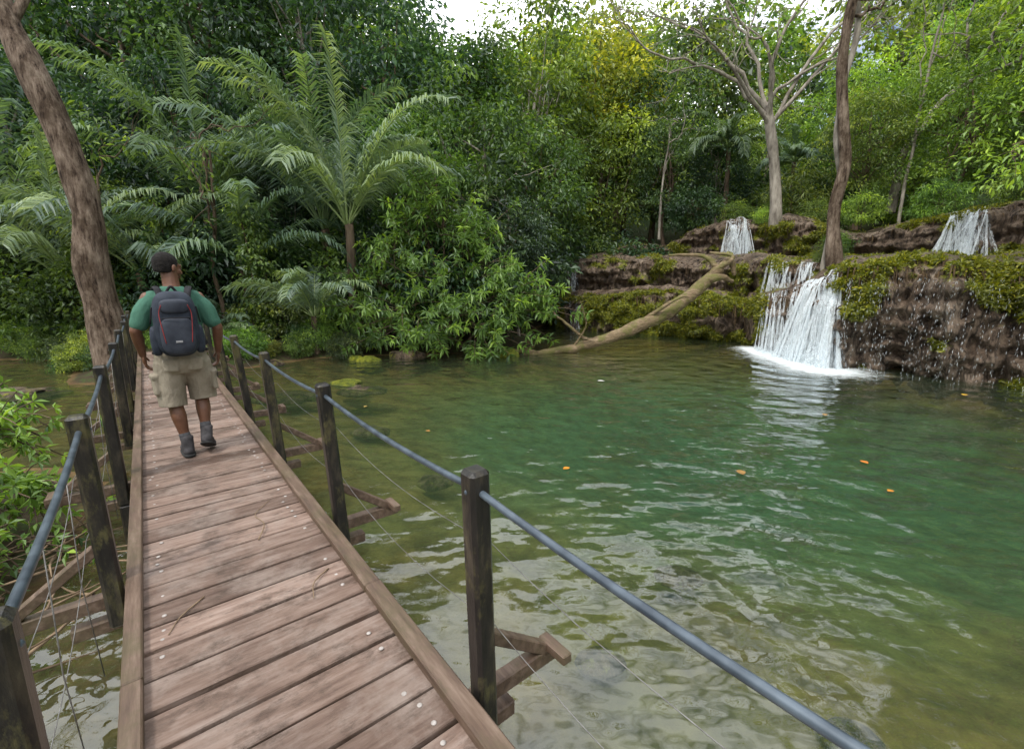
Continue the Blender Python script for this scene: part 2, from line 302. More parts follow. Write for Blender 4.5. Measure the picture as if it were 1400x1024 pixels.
rng=np.random.default_rng(5)
mb=MB(); Nrm=np.cross(np.gradient(G,axis=1),np.gradient(G,axis=0)); Nrm=nrm(Nrm); 
flip=np.sign((Nrm*o).sum(-1,keepdims=True)*face[...,None]+Nrm[...,2:3]*(1-face[...,None])); Nrm=Nrm*np.where(flip==0,1,flip)
w=(moss>.42)&(kk[None]<8)&(tier>-2); I=np.argwhere(w); I=I[rng.integers(0,len(I),70000)]
P=G[I[:,0],I[:,1]]+rng.normal(0,.02,(len(I),3)); D=Nrm[I[:,0],I[:,1]]+rng.normal(0,.5,(len(I),3))+[0,0,-.1]
leafquads(mb,P,D,rng.uniform(.04,.12,len(I)),.5,rng,0,rng.uniform(.2,1,len(I)),.2)
mb.obj('moss_tufts',[LEAF],ledge,(.15,.17,.014))
mb=MB()
for q in range(1500):
    st=rng.integers(int(NS*.12),int(NS*.9)); fr_=rng.choice([0,0,0,1,2]); r0={0:80,1:84+16+42,2:84+16+46+40+44}[fr_]
    r0=min(r0-rng.integers(0,14),NR-1); p=G[r0,st]+outA[st]*.04; L=rng.uniform(.15,.85 if fr_==0 else .4)
    pts=[p,p+[rng.normal(0,.02),rng.normal(0,.02),-L*.5],p+outA[st]*.03+[rng.normal(0,.03),rng.normal(0,.03),-L]]
    tube(mb,pts,[rng.uniform(.01,.03),.012,.003],4,0,rng.uniform(0,1),False)
mb.obj('hanging_roots',[simple('root_brown',(.03,.02,.012),(.16,.11,.06),6,.8,0,useattr=True)],ledge)
# ---------------------------------------------------------------- waterfalls
m,nt,out=mat('falling_water'); a=attr(nt); v=wpos(nt,(24,24,2.6)); n=noise(nt,v,1.6,5,.75)
al=ramp(nt,mth(nt,'ADD',n,mth(nt,'MULTIPLY',mth(nt,'SUBTRACT',a,.5),.5)),[(.45,.0),(.62,.85)])
d=nd(nt,'ShaderNodeBsdfDiffuse',None,Color=(.80,.85,.88,1)); t=nd(nt,'ShaderNodeBsdfTranslucent',None,Color=(.78,.86,.9,1))
m1=nd(nt,'ShaderNodeMixShader',None,i0=.35,i1=d.outputs[0],i2=t.outputs[0])
m2=nd(nt,'ShaderNodeMixShader',None,i0=al,i1=nd(nt,'ShaderNodeBsdfTransparent').outputs[0],i2=m1.outputs[0]); nt.links.new(m2.outputs[0],out.inputs[0]); FALL=m
def ribbon(mb,P,w,side,tint):
    P=np.asarray(P); n=len(P); w=np.broadcast_to(w,(n,))[:,None]
    V=np.concatenate([P-side*w/2,P+side*w/2]); i=np.arange(n-1)
    mb.add(V,np.stack([i,i+1,i+1+n,i+n],-1),0,tint)
TOPROW={0:83,1:84+16+45,2:84+16+46+40+49}; BASEROW={0:10,1:84+16,2:84+16+46+40}
def fall(name,ks,tr,count,wid,outv=.45,zend=None,spread=.1,lmin=1.0,tint=(.3,.85),jw=.035,per=14,fan=0.0):
    mb=MB()
    jets=[rng.uniform(*ks) for _ in range(max(3,count//per))]; kc=(ks[0]+ks[1])/2
    for q in range(count):
        k=rng.choice(jets)+rng.normal(0,jw); st=int(np.argmin(np.abs(kk-k))); r1=TOPROW[tr]; r0=BASEROW[tr]
        od=outC[st] if tr==2 else outA[st]; side=np.cross(od,[0,0,1])
        prof=G[r0:r1+1,st]; ob=(prof*od).sum(1)
        top=prof[-1].copy(); zb=(zend if zend is not None else prof[0][2]+.02)
        if zend is None: zb=min(zb,top[2]-.35)
        zs=np.linspace(top[2]+.01,zb,16); f=(zs[0]-zs)/max(zs[0]-zb,.1)
        face_o=np.array([ob[np.abs(prof[:,2]-zz_).argmin()] for zz_ in zs]); run=np.maximum.accumulate(face_o)+.03
        jig=rng.uniform(0,.2); ooo=np.maximum(run,ob[-1]+.02+outv*np.sqrt(f)*rng.uniform(.45,1.1))+jig*f
        lat=(rng.normal(0,spread)-fan*(k-kc))*f
        base=top-od*(top@od)
        P=base+od*ooo[:,None]+side*lat[:,None]; P[:,2]=zs
        lead=np.array([P[0]-od*.25,P[0]-od*.1+[0,0,.01]])
        s0=0; 
        if rng.random()<.45: s0=rng.integers(1,9)     # broken strand starting lower
        e0=16 if rng.random()<.8 else rng.integers(s0+4,17)
        P=np.vstack([lead,P]) if s0==0 else P[s0:e0]; wf=np.concatenate([[.3,.5],.6+.9*f]) if s0==0 else (.6+.9*f)[s0:e0]
        if len(P)<3: continue
        ribbon(mb,P,rng.uniform(*wid)*wf,side+od*rng.normal(0,.4),rng.uniform(*tint))
    return mb.obj(name,[FALL])
fall('waterfall',(4.25,4.95),0,330,(.015,.07),.65,0.0,.20,per=8,tint=(.15,.85),fan=.45)
fall('waterfall',(3.45,4.15),0,90,(.015,.05),.45,0.0,.10,per=8,tint=(.15,.75))
fall('waterfall',(3.5,4.4),1,80,(.015,.06),.45,None,.12,per=8,tint=(.15,.75))
fall('waterfall',(2.85,3.3),2,110,(.015,.07),.5,None,.28,tint=(.15,.8))
fall('waterfall',(6.15,6.65),2,130,(.015,.08),.5,None,.38,tint=(.15,.8))
fall('waterfall',(.35,1.0),0,26,(.03,.08),.2,0.0,.08,tint=(.1,.5))
fall('waterfall',(.35,1.1),1,26,(.03,.08),.2,None,.08,tint=(.1,.5))
mb=MB(); n=1500; jets=rng.uniform(5.0,7.6,60); k=jets[rng.integers(0,60,n)]+rng.normal(0,.006,n); st=np.clip(np.searchsorted(kk,k),0,NS-1)
lip=(G[40:84,st]*o[40:84,st]).sum(-1).max(0); cur=(A[st]*outA[st]).sum(-1); P=A[st]+outA[st]*(lip-cur+.05)[:,None]; P[:,2]=rng.uniform(0.02,1,n)**1.1*2.2
P+=rng.normal(0,.012,(n,3)); leafquads(mb,P,np.tile([0,0,-1.],(n,1))+rng.normal(0,.05,(n,3)),rng.uniform(.02,.085,n),.15,rng,0,.8,0)
mb.obj('dripping_water',[FALL])
mb=MB(); n=4500; k=rng.uniform(3.4,5.0,n); st=np.clip(np.searchsorted(kk,k),0,NS-1)
P=A[st]+outA[st]*(.8+rng.normal(0,.32,n))[:,None]; P[:,2]=np.abs(rng.normal(0,.22,n))*(k>3.9)*1.0+np.abs(rng.normal(0,.06,n))
leafquads(mb,P,rng.normal(0,1,(n,3)),rng.uniform(.012,.04,n),.8,rng,0,.95)
mb.obj('water_spray',[FALL])
mb=MB(); gx2=np.linspace(3.4,9,110); gy2=np.linspace(8.4,17,130); X,Y=np.meshgrid(gx2,gy2)
dd=np.min(np.stack([np.hypot(X-(A[s_,0]+outA[s_,0]*.8),Y-(A[s_,1]+outA[s_,1]*.8))/(1.0 if kk[s_]>4.1 else .6) for s_ in range(int(np.searchsorted(kk,3.4)),int(np.searchsorted(kk,5.0)),8)]),0)
i=np.arange(129)[:,None]*110; j=np.arange(109)[None]
mb.add(np.stack([X,Y,np.full_like(X,.006)],-1),np.stack([i+j,i+j+1,i+110+j+1,i+110+j],-1).reshape(-1,4),0,.85*np.exp(-(dd/.75)**2).ravel()+.32*np.exp(-(dd/2.0)**2).ravel())
m,nt,out=mat('foam'); a=attr(nt); n=noise(nt,wpos(nt,(1,1,1)),5,7,.8)
al=ramp(nt,mth(nt,'ADD',mth(nt,'MULTIPLY',a,.8),mth(nt,'SUBTRACT',n,.70)),[(.02,0.0),(.5,.9)])
m2=nd(nt,'ShaderNodeMixShader',None,i0=al,i1=nd(nt,'ShaderNodeBsdfTransparent').outputs[0],i2=nd(nt,'ShaderNodeBsdfDiffuse',None,Color=(.8,.86,.88,1)).outputs[0]); nt.links.new(m2.outputs[0],out.inputs[0])
mb.obj('water_foam',[m])
# ---------------------------------------------------------------- trees
def lobes(U,rng,k=8):
    c=nrm(rng.normal(size=(k,3))); a=rng.uniform(-.45,.5,k); s=np.ones(len(U))
    for ci,ai in zip(c,a): s+=ai*np.exp(-((U-ci)**2).sum(1)/.3)
    return s
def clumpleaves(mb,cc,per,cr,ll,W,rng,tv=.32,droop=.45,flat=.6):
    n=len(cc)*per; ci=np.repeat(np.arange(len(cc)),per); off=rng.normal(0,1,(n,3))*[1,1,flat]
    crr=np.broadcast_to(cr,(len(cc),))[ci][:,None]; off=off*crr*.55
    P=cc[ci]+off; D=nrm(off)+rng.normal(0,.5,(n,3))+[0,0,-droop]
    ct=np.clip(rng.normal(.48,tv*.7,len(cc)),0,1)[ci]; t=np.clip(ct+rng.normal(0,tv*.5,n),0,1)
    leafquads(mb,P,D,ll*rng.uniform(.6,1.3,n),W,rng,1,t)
def tree_mesh(name,seed,H,tr,cz,rx,rz,nc,per,ll,cr,bark=BARK,W=.42,nl=26,low=0.0,trunk=True):
    rng=np.random.default_rng(seed); mb=MB()
    U=nrm(rng.normal(size=(nc,3))); s=lobes(U,rng)*rng.uniform(.35,1,nc)**.5*np.where(rng.random(nc)<.12,1.25,1)
    cc=U*s[:,None]*[rx,rx,rz]+[0,0,cz]; cc[:,2]=np.maximum(cc[:,2],.4+low)
    if trunk:
        b=rng.normal(0,.25,(4,2)); tp=np.array([[0,0,-.4],[b[0,0]*.6,b[0,1]*.6,cz*.35],[b[1,0],b[1,1],cz*.75],[b[2,0],b[2,1],cz+rz*.5]])
        P=curve(tp,18); tube(mb,P,np.linspace(tr,tr*.3,18)*(1+.5*np.exp(-np.linspace(0,8,18))),9,0,.5,False)
        for q in rng.choice(nc,min(nl,nc),False):
            a=P[rng.integers(7,17)]; e=cc[q]; mid=(a+e)/2+[0,0,-.12*np.linalg.norm(e-a)]+rng.normal(0,.15,3)
            tube(mb,curve([a,mid,e],8),np.linspace(tr*.32,tr*.06,8),5,0,.5,False)
    clumpleaves(mb,cc,per,cr,ll,W,rng)
    return mb.mesh(name,[bark,LEAF])
TALL=[tree_mesh('tall_tree_mesh%d'%q,100+q,14,.22,9.5,3.2+.4*(q%2),4.5,165,62,.27,.72,[BARK,BARKP][q%2],W=.48) for q in range(3)]
FAR=[tree_mesh('far_tree_mesh%d'%q,150+q,14,.22,8.0,3.8,6.0,110,36,.55,1.0,BARKP,W=.55,nl=10) for q in range(2)]
MID=[tree_mesh('mid_tree_mesh%d'%q,200+q,8,.13,5.0,2.2,3.0,120,68,.20,.52,[BARK,BARKP][q%2],W=.46) for q in range(3)]
BUSH=[tree_mesh('shrub_mesh%d'%q,300+q,3.2,.05,1.5,1.7,1.4,70,66,.19,.42,BARK,nl=16,W=.5) for q in range(3)]
LONG=[tree_mesh('long_leaf_mesh%d'%q,350+q,3.2,.05,1.7,1.9,1.7,95,38,.34,.5,BARK,W=.2,nl=20) for q in range(2)]
rp=np.random.default_rng(77)
def put(me,name,x,y,s=1,col=(.05,.1,.025),z=None,sz=None,rz=None):
    o=bpy.data.objects.new(name,me); scene.collection.objects.link(o)
    if z is None: z=float(gheight(np.array([x]),np.array([y]))[0])
    o.location=(x,y,z-.05); o.scale=(s,s,sz or s); o.rotation_euler=(0,0,rp.uniform(0,6.28) if rz is None else rz); o.color=(*col,1); return o
DG=(.038,.082,.034); MG=(.075,.138,.038); BG=(.14,.225,.045); YG=(.22,.27,.035); BL=(.052,.10,.058); LG=(.22,.32,.06)
def cj(c): return tuple(np.array(c)*rp.uniform(.8,1.25,3)**.6*rp.uniform(.8,1.2))
for x,y,s,c,me in [(-22,14.5,1.3,DG,0),(-18.5,14.2,1.1,MG,1),(-15.8,13.8,1.0,BG,2),(-13.6,13.6,.9,MG,0),(-11.8,13.4,.85,BG,1),(-14.5,16,1.6,DG,2),(-11,15.2,1.3,DG,1),(-9.3,13.9,.8,BL,2),(-8.2,14.8,1.2,DG,0),(-7.0,13.5,.6,BG,1),(-6.2,15,.95,MG,2),(-4.2,16.2,1.3,DG,1),(-1,17.5,1.5,DG,2),(-.2,20,1.6,DG,1),(.4,23.5,1.6,BL,0),(2.5,25.5,1.4,DG,2),(4.5,24,1.1,MG,1),(6.2,23,1.0,DG,0),(-19,18,2,DG,0),(3.2,28,1.8,MG,1),(.5,27,2,DG,0)]:
    put(BUSH[me],'shrub',x,y,s,cj(c))
for q in range(34):
    x=rp.uniform(-20,-4.6); y=12.7+rp.uniform(0,.9)+(.6 if x<-14 else 0)
    put(BUSH[q%3] if q%2 else LONG[q%2],'bank_plant',x,y,rp.uniform(.18,.38),cj([BG,MG,LG][q%3]))
for q,(x,y) in enumerate([(-13,12.5),(-12.2,12.3),(-11.5,12.2),(-10.8,11.9),(-10.9,11.0),(-10.4,10.7),(-10.0,11.3),(-9.7,10.6),(-9.3,11.9),(-10.2,12.6),(-7.7,10.4),(-7.4,11.4),(-7.0,11.8),(-7.9,11.9),(-6.6,12.3),(-6.0,12.6)]):
    put(BUSH[q%3] if q%3 else LONG[q%2],'bank_plant',x,y,rp.uniform(.14,.26),cj([BG,MG,LG][q%3]))
MT=[(-21,17.5,1.1,DG),(-17.5,18,1.2,BL),(-14.5,17.8,1.0,MG),(-11.8,17.5,1.1,DG),(-8.9,17.4,.75,BL),(-7.4,19,1.05,DG),(-3.0,18.2,.95,BG),(-1.2,18.8,1.1,MG),(.6,21.5,1.15,MG),(-13.2,15.0,.6,BG),(2.2,27.5,1.3,BG),(5.0,27,1.25,LG),(-.2,16.3,.6,BL),(2.6,24.8,.8,BG)]
for q,(x,y,s,c) in enumerate(MT): put(MID[q%3],'forest_tree',x,y,s,cj(c))
TT=[(-26,20,1.1,DG),(-21,22,1.15,MG),(-16.5,21.5,1.1,DG),(-12.5,21.5,1.1,MG),(-8.8,22.5,1.05,DG),(-5.5,22,.98,BL),(-2.6,24,.95,MG),(.8,25.5,1.0,BG),(4.2,29.5,1.12,YG),(7.2,31,.95,YG),(1.2,31,1.05,BG),(-14,29,1.45,MG),(-8,30,1.35,BG),(-3.5,33,1.05,LG),(-23,29,1.6,MG)]
for q,(x,y,s,c) in enumerate(TT): put(TALL[q%3],'tall_forest_tree',x,y,s,cj(c))
for q,(x,y,s,c,k,zz_) in enumerate([(8.2,25.5,.75,MG,'M',4.2),(10.5,24.5,.6,DG,'M',4.7),(15.5,21.5,.7,BG,'M',4.7),(18,19.5,.75,LG,'M',4.6),(20.5,17.5,.8,BG,'M',4.8),(8.5,29,1.3,MG,'M',4.6),(12.0,31,.9,BG,'M',4.9),(15,28.5,.9,LG,'M',5),(18.5,27,1.1,LG,'M',5),(22,24,1.2,LG,'M',5),(25,20,1.4,LG,'M',5),(17,36,.95,LG,'M',5),
    (26,30,.95,LG,'T',5),(31,24,1.1,LG,'T',5),(8.2,37,1.05,BG,'T',5),(23,15,1.05,LG,'T',4.6),(23,10.5,1.5,BG,'T',4),(28,12,1.3,BG,'T',4.5),(20,5,1.55,MG,'T',3),(19.5,12.2,1.5,BG,'T',4.6),(17.5,.5,1.4,MG,'T',2.5),
    (8.8,23.6,.7,DG,'B',4.6),(13.2,20.6,.34,BG,'L',4.4),(14.5,19.8,.4,LG,'L',4.5),(16.4,18.4,.45,BG,'L',4.5),(18.2,17.2,.55,LG,'B',4.6),(19.5,15,.8,BG,'B',4.7),(10.4,22.3,.36,BG,'L',4.7),(16,24.5,1.0,MG,'B',4.9),(12.5,25.5,1.0,MG,'B',4.9),(19.5,23,1.1,BG,'B',4.9),(13.8,22.8,.7,BG,'L',4.8),(22,27.5,1.4,MG,'B',5),(10.2,27.5,1.3,MG,'B',5),(9.4,13.9,.2,BG,'L',2.6),(10.9,20.6,.22,LG,'L',4.6),(12.6,18.3,.26,BG,'L',3.2)]):
    put({'M':MID,'T':TALL,'B':BUSH,'L':LONG+LONG[:1]}[k][q%3],{'M':'forest_tree','T':'tall_forest_tree','B':'shrub','L':'shrub'}[k],x,y,s,cj(c),zz_)
belt=empty('distant_forest')
for q in range(34):
    a=R(-70+q*142/33); r=[44,54,62][q%3]+rp.uniform(-2,2); x=r*math.sin(a); y=r*math.cos(a)
    o=put(FAR[q%2],'distant_tree_%d'%q,x,y,rp.uniform(1.0,1.3)*(.62 if abs(math.degrees(a)-31)<5 else 1),cj([MG,BG,LG][q%3] if x>0 else [MG,DG,BG][q%3])); o.parent=belt
for q in range(9):
    a=R(95+q*170/8); x=24*math.sin(a); y=18*math.cos(a)-4
    o=put(FAR[q%2],'near_tree_%d'%q,x,y-2,rp.uniform(.75,.95),cj(MG)); o.parent=belt
# ---------------------------------------------------------------- palms : long arching feather fronds
def palm_mesh(name,seed,nf,L,trunkh,tr=.12,elr=(45,86),ll=.75,bend=2.3,lw=.024):
    rng=np.random.default_rng(seed); mb=MB()
    if trunkh>0: tube(mb,curve([[0,0,-2.5],[.05,0,trunkh*.5],[0,.05,trunkh]],10),np.linspace(tr*1.2,tr,10),9,0)
    for f in range(nf):
        az=f*2.39996+rng.normal(0,.25); el=R(rng.uniform(*elr)); h=np.array([math.cos(az),math.sin(az),0]); Lf=L*rng.uniform(.75,1.15); tw=rng.normal(0,.35)
        n=34; P=[np.array([0,0,trunkh])+h*.05]; e=el; bd=rng.uniform(.8,1.25)*bend
        for q in range(n): 
            e-=R(bd)*(.25+1.9*(q/n)**1.5); P.append(P[-1]+(h*math.cos(e)+np.array([0,0,math.sin(e)]))*Lf/n)
        P=np.array(P); tube(mb,P,np.linspace(.036,.006,n+1),4,1,.9,False)
        T=nrm(np.gradient(P,axis=0)); s0=nrm(np.cross(T,[0,0,1.])); up0=np.cross(s0,T); s=s0*math.cos(tw)+up0*math.sin(tw); up=np.cross(s,T)
        K=64; t=np.linspace(.16,.99,K); Pi=np.stack([np.interp(t,np.linspace(0,1,n+1),P[:,k]) for k in range(3)],-1); ii=(t*n).astype(int)
        prof=np.sin(np.clip(t*.95+.1,0,1)*math.pi*.9)**.5+.1
        for sg in(-1,1):
            d0=nrm(s[ii]*sg*.9+T[ii]*.85+up[ii]*.15+rng.normal(0,.13,(K,3))); Lq=(ll*prof)[:,None]*rng.uniform(.75,1.1,(K,1))
            a=Pi; b=Pi+d0*Lq*.45; d1=nrm(d0+np.array([0,0,-1.0])); c=b+d1*Lq*.55; wv_=nrm(np.cross(d0,up[ii]+rng.normal(0,.5,(K,3))))*lw
            V=np.stack([a-wv_*.5,a+wv_*.5,b-wv_,b+wv_,c-wv_*.15,c+wv_*.15],1).reshape(-1,3); k=np.arange(K)[:,None]*6
            mb.add(V,np.concatenate([k+[0,1,3,2],k+[2,3,5,4]]),1,np.clip(np.repeat(rng.uniform(.3,.8)+rng.normal(0,.08,K),6),0,1),False)
    return mb.mesh(name,[BARK,LEAF])
PALM=[palm_mesh('palm_mesh0',1,17,4.8,.6,lw=.026),palm_mesh('palm_mesh1',2,13,3.8,.4,elr=(35,80)),palm_mesh('palm_mesh2',3,18,2.4,3.6,.1,(10,80),.5,3.0)]
PC=(.11,.18,.115); PC2=(.16,.235,.155)
for me,x,y,z,s,c,rz in [(0,-4.8,13.9,3.2,.95,PC2,0),(0,-6.0,15.2,3.2,1.0,PC,1.2),(1,-7.8,13.6,2.2,.9,PC,2),(0,-12.4,13.0,1.6,.85,PC2,.5),(0,-14.8,13.6,1.8,1.05,PC,2.4),(1,-17.5,14.2,1.6,1.2,PC2,1),(1,-10.3,13.0,2.0,.95,PC2,3),(2,10.6,24.0,4.8,1.05,(.10,.16,.07),0),(0,-10.0,15.6,3.8,1.0,PC,.3),(1,-8.5,13.1,.3,.5,PC2,1),(2,14.2,24.5,4.8,.9,PC,1),(1,-5.6,13.0,.9,.62,PC2,4)]:
    put(PALM[me],'palm_tree',x,y,s,c,z,None,rz)
# ---------------------------------------------------------------- custom trees
def grow(mb,p,d,L,r,depth,rng,tips,k=6):
    pts=[p]; dd_=d.copy()
    for q in range(4):
        dd_=nrm(dd_+rng.normal(0,.2,3)+[0,0,.04]); pts.append(pts[-1]+dd_*L/4)
    tube(mb,curve(pts,6),np.linspace(r,r*.6,6),k,0,.5,False)
    if depth==0: tips.append(pts[-1]); return
    for q in range(rng.integers(2,4)):
        a=pts[rng.integers(2,5)]; grow(mb,a,nrm(dd_+rng.normal(0,.55,3)),L*rng.uniform(.6,.8),r*.55,depth-1,rng,tips,4)
def custom(name,trunk,rads,targets,bark,col,seed,per=30,cr=.5,ll=.2,depth=2,rb=.09,W=.42,gl=1.6,keep=1.0,fork=.72):
    rng=np.random.default_rng(seed); mb=MB(); P=curve(trunk,40); rr=np.interp(np.linspace(0,1,40),np.linspace(0,1,len(rads)),rads)
    P[:,:2]+=np.stack([vnoise(np.stack([P[:,2]*.8,P[:,2]*0+q*9,P[:,2]*0],-1),seed) for q in(0,1)],-1)*.08
    rr=rr*(1+.10*vnoise(np.stack([P[:,2]*1.7,P[:,2]*0,P[:,2]*0],-1),seed+3))
    tube(mb,P,rr,16,0,.5,False); tips=[]
    for tg in targets:
        a=P[min(39,int(40*rng.uniform(fork,1)))]; tg=np.array(tg,float); mid=(a+tg)/2+[0,0,.08*np.linalg.norm(tg-a)]+rng.normal(0,.35,3)
        q=curve([a,mid,tg],12); q[1:-1]+=rng.normal(0,.05,(10,3)); tube(mb,q,np.linspace(rb,rb*.45,12),7,0,.5,False)
        grow(mb,tg,nrm(tg-mid),gl,rb*.45,depth,rng,tips); grow(mb,q[7],nrm(tg-a+rng.normal(0,2,3)),gl,rb*.4,depth,rng,tips); grow(mb,q[4],nrm(tg-a+rng.normal(0,2.5,3)),gl*.8,rb*.3,max(depth-1,0),rng,tips)
    tips=np.array(tips); tips=tips[rng.random(len(tips))<keep]
    if len(tips): clumpleaves(mb,tips,per,cr,ll,W,rng)
    return mb.obj(name,[bark,LEAF],None,col)
custom('leaning_tree',[(-9.05,10.2,-.3),(-9.1,10.2,1.6),(-9.1,10.2,3.4),(-9.5,10.2,5.5),(-10.0,10.2,7.4),(-10.7,10.3,11)],[.42,.32,.28,.25,.22,.15],[(-8,11.5,13),(-12,12,13),(-11,9,13.5)],BARKT,MG,11,40,.6,.2)
custom('spreading_tree',[(11.1,20,4.4),(10.9,20,6.4),(10.3,20,8.9)],[.28,.20,.17],[(5.6,19.5,10.6),(6.9,20.5,12),(8.7,19,11.2),(8.6,21,13.3),(12.3,19.3,10.4),(13.5,20,12.0),(15.0,20.5,13.6),(11.2,19,12.8),(7.6,18.5,10.2)],BARKP,LG,12,9,.4,.16,3,.085,keep=.4,fork=.85)
custom('slender_tree',[(9.15,13.3,2.3),(8.9,13.3,4.1),(9.0,13.3,5.7),(8.7,13.3,8.1),(8.9,13.3,11)],[.22,.14,.14,.12,.09],[(7.6,13,10.8),(10.2,14,11.2),(9.8,12.5,9.6)],BARKT,LG,13,14,.45,.17,2,.045,keep=.8)
custom('slender_tree',[(8.95,13.5,2.4),(9.2,13.55,4.3),(8.8,13.5,6.2),(9.1,13.5,8.6),(8.5,13.5,11)],[.09,.08,.07,.07,.05],[(8,14,11.5)],BARKP,LG,14,14,.4,.17,1,.04)
custom('leaning_pale_tree',[(17.4,22,5.2),(17.7,22,8.0),(19,22,9.9),(20.6,22,11)],[.2,.14,.11,.08],[(22,22,12),(20.5,21.5,13),(18.5,21,12.5)],BARKP,LG,15,34,.6,.18,2,.07)
custom('overhanging_tree',[(13.5,9.6,2.5),(13.3,9.5,6),(12.6,9.4,9)],[.25,.2,.14],[(10.9,9.4,5.6),(10.2,9.2,7.6),(9.6,9.8,8.6),(11.5,9,8.2),(11.8,10.6,7.2),(9.9,9,4.9),(12,8,10)],BARK,(.22,.36,.05),16,30,.5,.15,2,.045,W=.36,gl=.9,fork=.5)
custom('overhanging_tree',[(15.5,12,2.6),(15.2,12,7),(14.5,12,12)],[.25,.2,.14],[(11.8,12,11.5),(12.5,11,12.8),(14,9.5,12.5),(13.4,12,10.4),(16,10,13)],BARK,LG,17,40,.6,.18,2,.06,gl=1.4,fork=.6)
for q,(x,y,h,lean) in enumerate([(-8.4,13.2,5.0,.3),(1.9,24.5,8,.4),(.2,17,5,-.5),(7.5,24,5,.1),(16.6,20.5,9,.5),(-11.3,12.9,4.5,.3)]):
    z0=float(gheight(np.array([x]),np.array([y]))[0]); z0=4.4 if x>7 else z0
    custom('thin_tree',[(x,y,z0-.2),(x+lean*.3,y,z0+h*.5),(x+lean,y,z0+h)],[.07,.05,.03],[(x+lean+.7,y,z0+h+.6),(x+lean-.7,y+.3,z0+h+.4),(x+lean,y-.6,z0+h*.8)],BARKP if x>0 else BARK,BG,40+q,22,.4,.18,1,.03,gl=.9,fork=.5)
for q,(x,y,z0,z1) in enumerate([(-7.4,13.0,.6,4.4),(-7.1,13.2,.6,3.4),(-9.6,13.0,.6,4.2),(1.0,22.5,1,6),(-12.0,12.9,1,5)]):
    rng=np.random.default_rng(60+q); mb=MB(); P=curve([(x,y,z0),(x+.15,y,(z0+z1)/2),(x-.1,y,z1)],12); tube(mb,P,.02,5,0,.5,False)
    cc=P[rng.integers(0,12,60)]+rng.normal(0,.14,(60,3)); cc[:,2]+=rng.uniform(-.2,.2,60)
    clumpleaves(mb,cc,22,.22,.13,.6,rng,droop=.9); mb.obj('climbing_vine',[BARK,LEAF],None,cj(BG))
def whorl_bush(name,base,targets,col,seed,ntw,spread,ll,W,flat=.8,per=10,stem=.05):
    rng=np.random.default_rng(seed); mb=MB(); base=np.array(base,float)
    for tg in targets:
        tg=np.array(tg,float); b=base+rng.normal(0,.25,3)*[1,1,0]; mid=(b+tg)/2+[0,0,.15*np.linalg.norm(tg-b)]
        P=curve([b,mid,tg],12); tube(mb,P,np.linspace(stem,stem*.25,12),6,0,.5,False)
        ends=tg+rng.normal(0,1,(ntw,3))*spread*[1,1,flat]
        ends[:,2]=np.maximum(ends[:,2],.12)
        for e in ends:
            a=P[rng.integers(6,12)]; m_=(a+e)/2+[0,0,.1]; tube(mb,curve([a,m_,e],5),np.linspace(stem*.2,.006,5),4,0,.5,False)
            d=nrm(e-m_)
            for w_ in range(3):
                c=e-d*.16*w_; n=per; az=rng.uniform(0,6.28)+np.arange(n)*6.283/n; s1=nrm(np.cross(d,[.1,.2,1.])); s2=np.cross(d,s1)
                D=d*.35+np.cos(az)[:,None]*s1+np.sin(az)[:,None]*s2+[0,0,-.35]+rng.normal(0,.2,(n,3))
                leafquads(mb,np.tile(c,(n,1)),D,ll*rng.uniform(.6,1.15,n),W,rng,1,np.clip(rng.normal(.5,.18)+rng.normal(0,.1,n),0,1))
    return mb.obj(name,[BARK,LEAF],None,col)
whorl_bush('waterside_shrub',(-2.0,13.9,.1),[(-4.9,13.4,1.2),(-4.1,13.6,2.2),(-3.4,13.5,3.0),(-2.6,13.6,3.9),(-1.9,13.5,4.6),(-1.4,13.6,3.4),(-.8,13.4,2.6),(-.2,13.3,1.8),(.5,13.4,1.9),(.9,13.6,1.3),(-2.3,12.9,2.2),(-3.1,12.9,1.3),(-1.5,12.8,1.2),(-.6,12.9,.7),(-3.9,13.0,.8),(-2.2,12.6,.6),(-1.1,14.3,3.6),(-3.0,14.4,2.6)],(.14,.245,.05),71,30,.5,.27,.27,per=7)
put(BUSH[0],'shrub',-2.2,14.6,1.1,cj(DG)); put(BUSH[1],'shrub',-3.4,14.8,.75,cj(DG)); put(BUSH[2],'shrub',-.9,14.6,.8,cj(DG))
whorl_bush('bank_herbs',(-4.4,3.2,.1),[(-4.9,3.3,.9),(-4.3,3.0,.75),(-3.8,2.9,.65),(-4.5,3.9,.8),(-4.1,3.4,.95),(-3.75,3.3,.4),(-5.3,3.0,.8),(-3.7,2.5,.35),(-4.6,2.6,.5),(-5.5,3.8,.9)],(.19,.32,.06),72,24,.19,.11,.36,per=5,stem=.014)
whorl_bush('bank_herbs',(-3.6,2.2,.05),[(-3.6,2.3,.3),(-3.3,2.0,.2),(-3.9,1.9,.35),(-4.2,2.2,.4),(-3.4,2.7,.3)],(.13,.23,.05),73,16,.18,.09,.36,per=5,stem=.01)
mb=MB(); rng=np.random.default_rng(9)
for q in range(90):
    p=np.array([rng.uniform(-4.2,-2.5),rng.uniform(1.4,3.4),rng.uniform(.0,.25)]); a=rng.uniform(0,6.28); L=rng.uniform(.2,.7); d=np.array([math.cos(a),math.sin(a),rng.uniform(-.05,.25)])
    tube(mb,curve([p,p+d*L*.5+rng.normal(0,.03,3),p+d*L],6),np.linspace(rng.uniform(.006,.016),.003,6),5,0,rng.uniform(.2,1),False)
mb.obj('fallen_twigs',[simple('twig_wood',(.12,.08,.05),(.32,.24,.16),8,.9,0,useattr=True)])
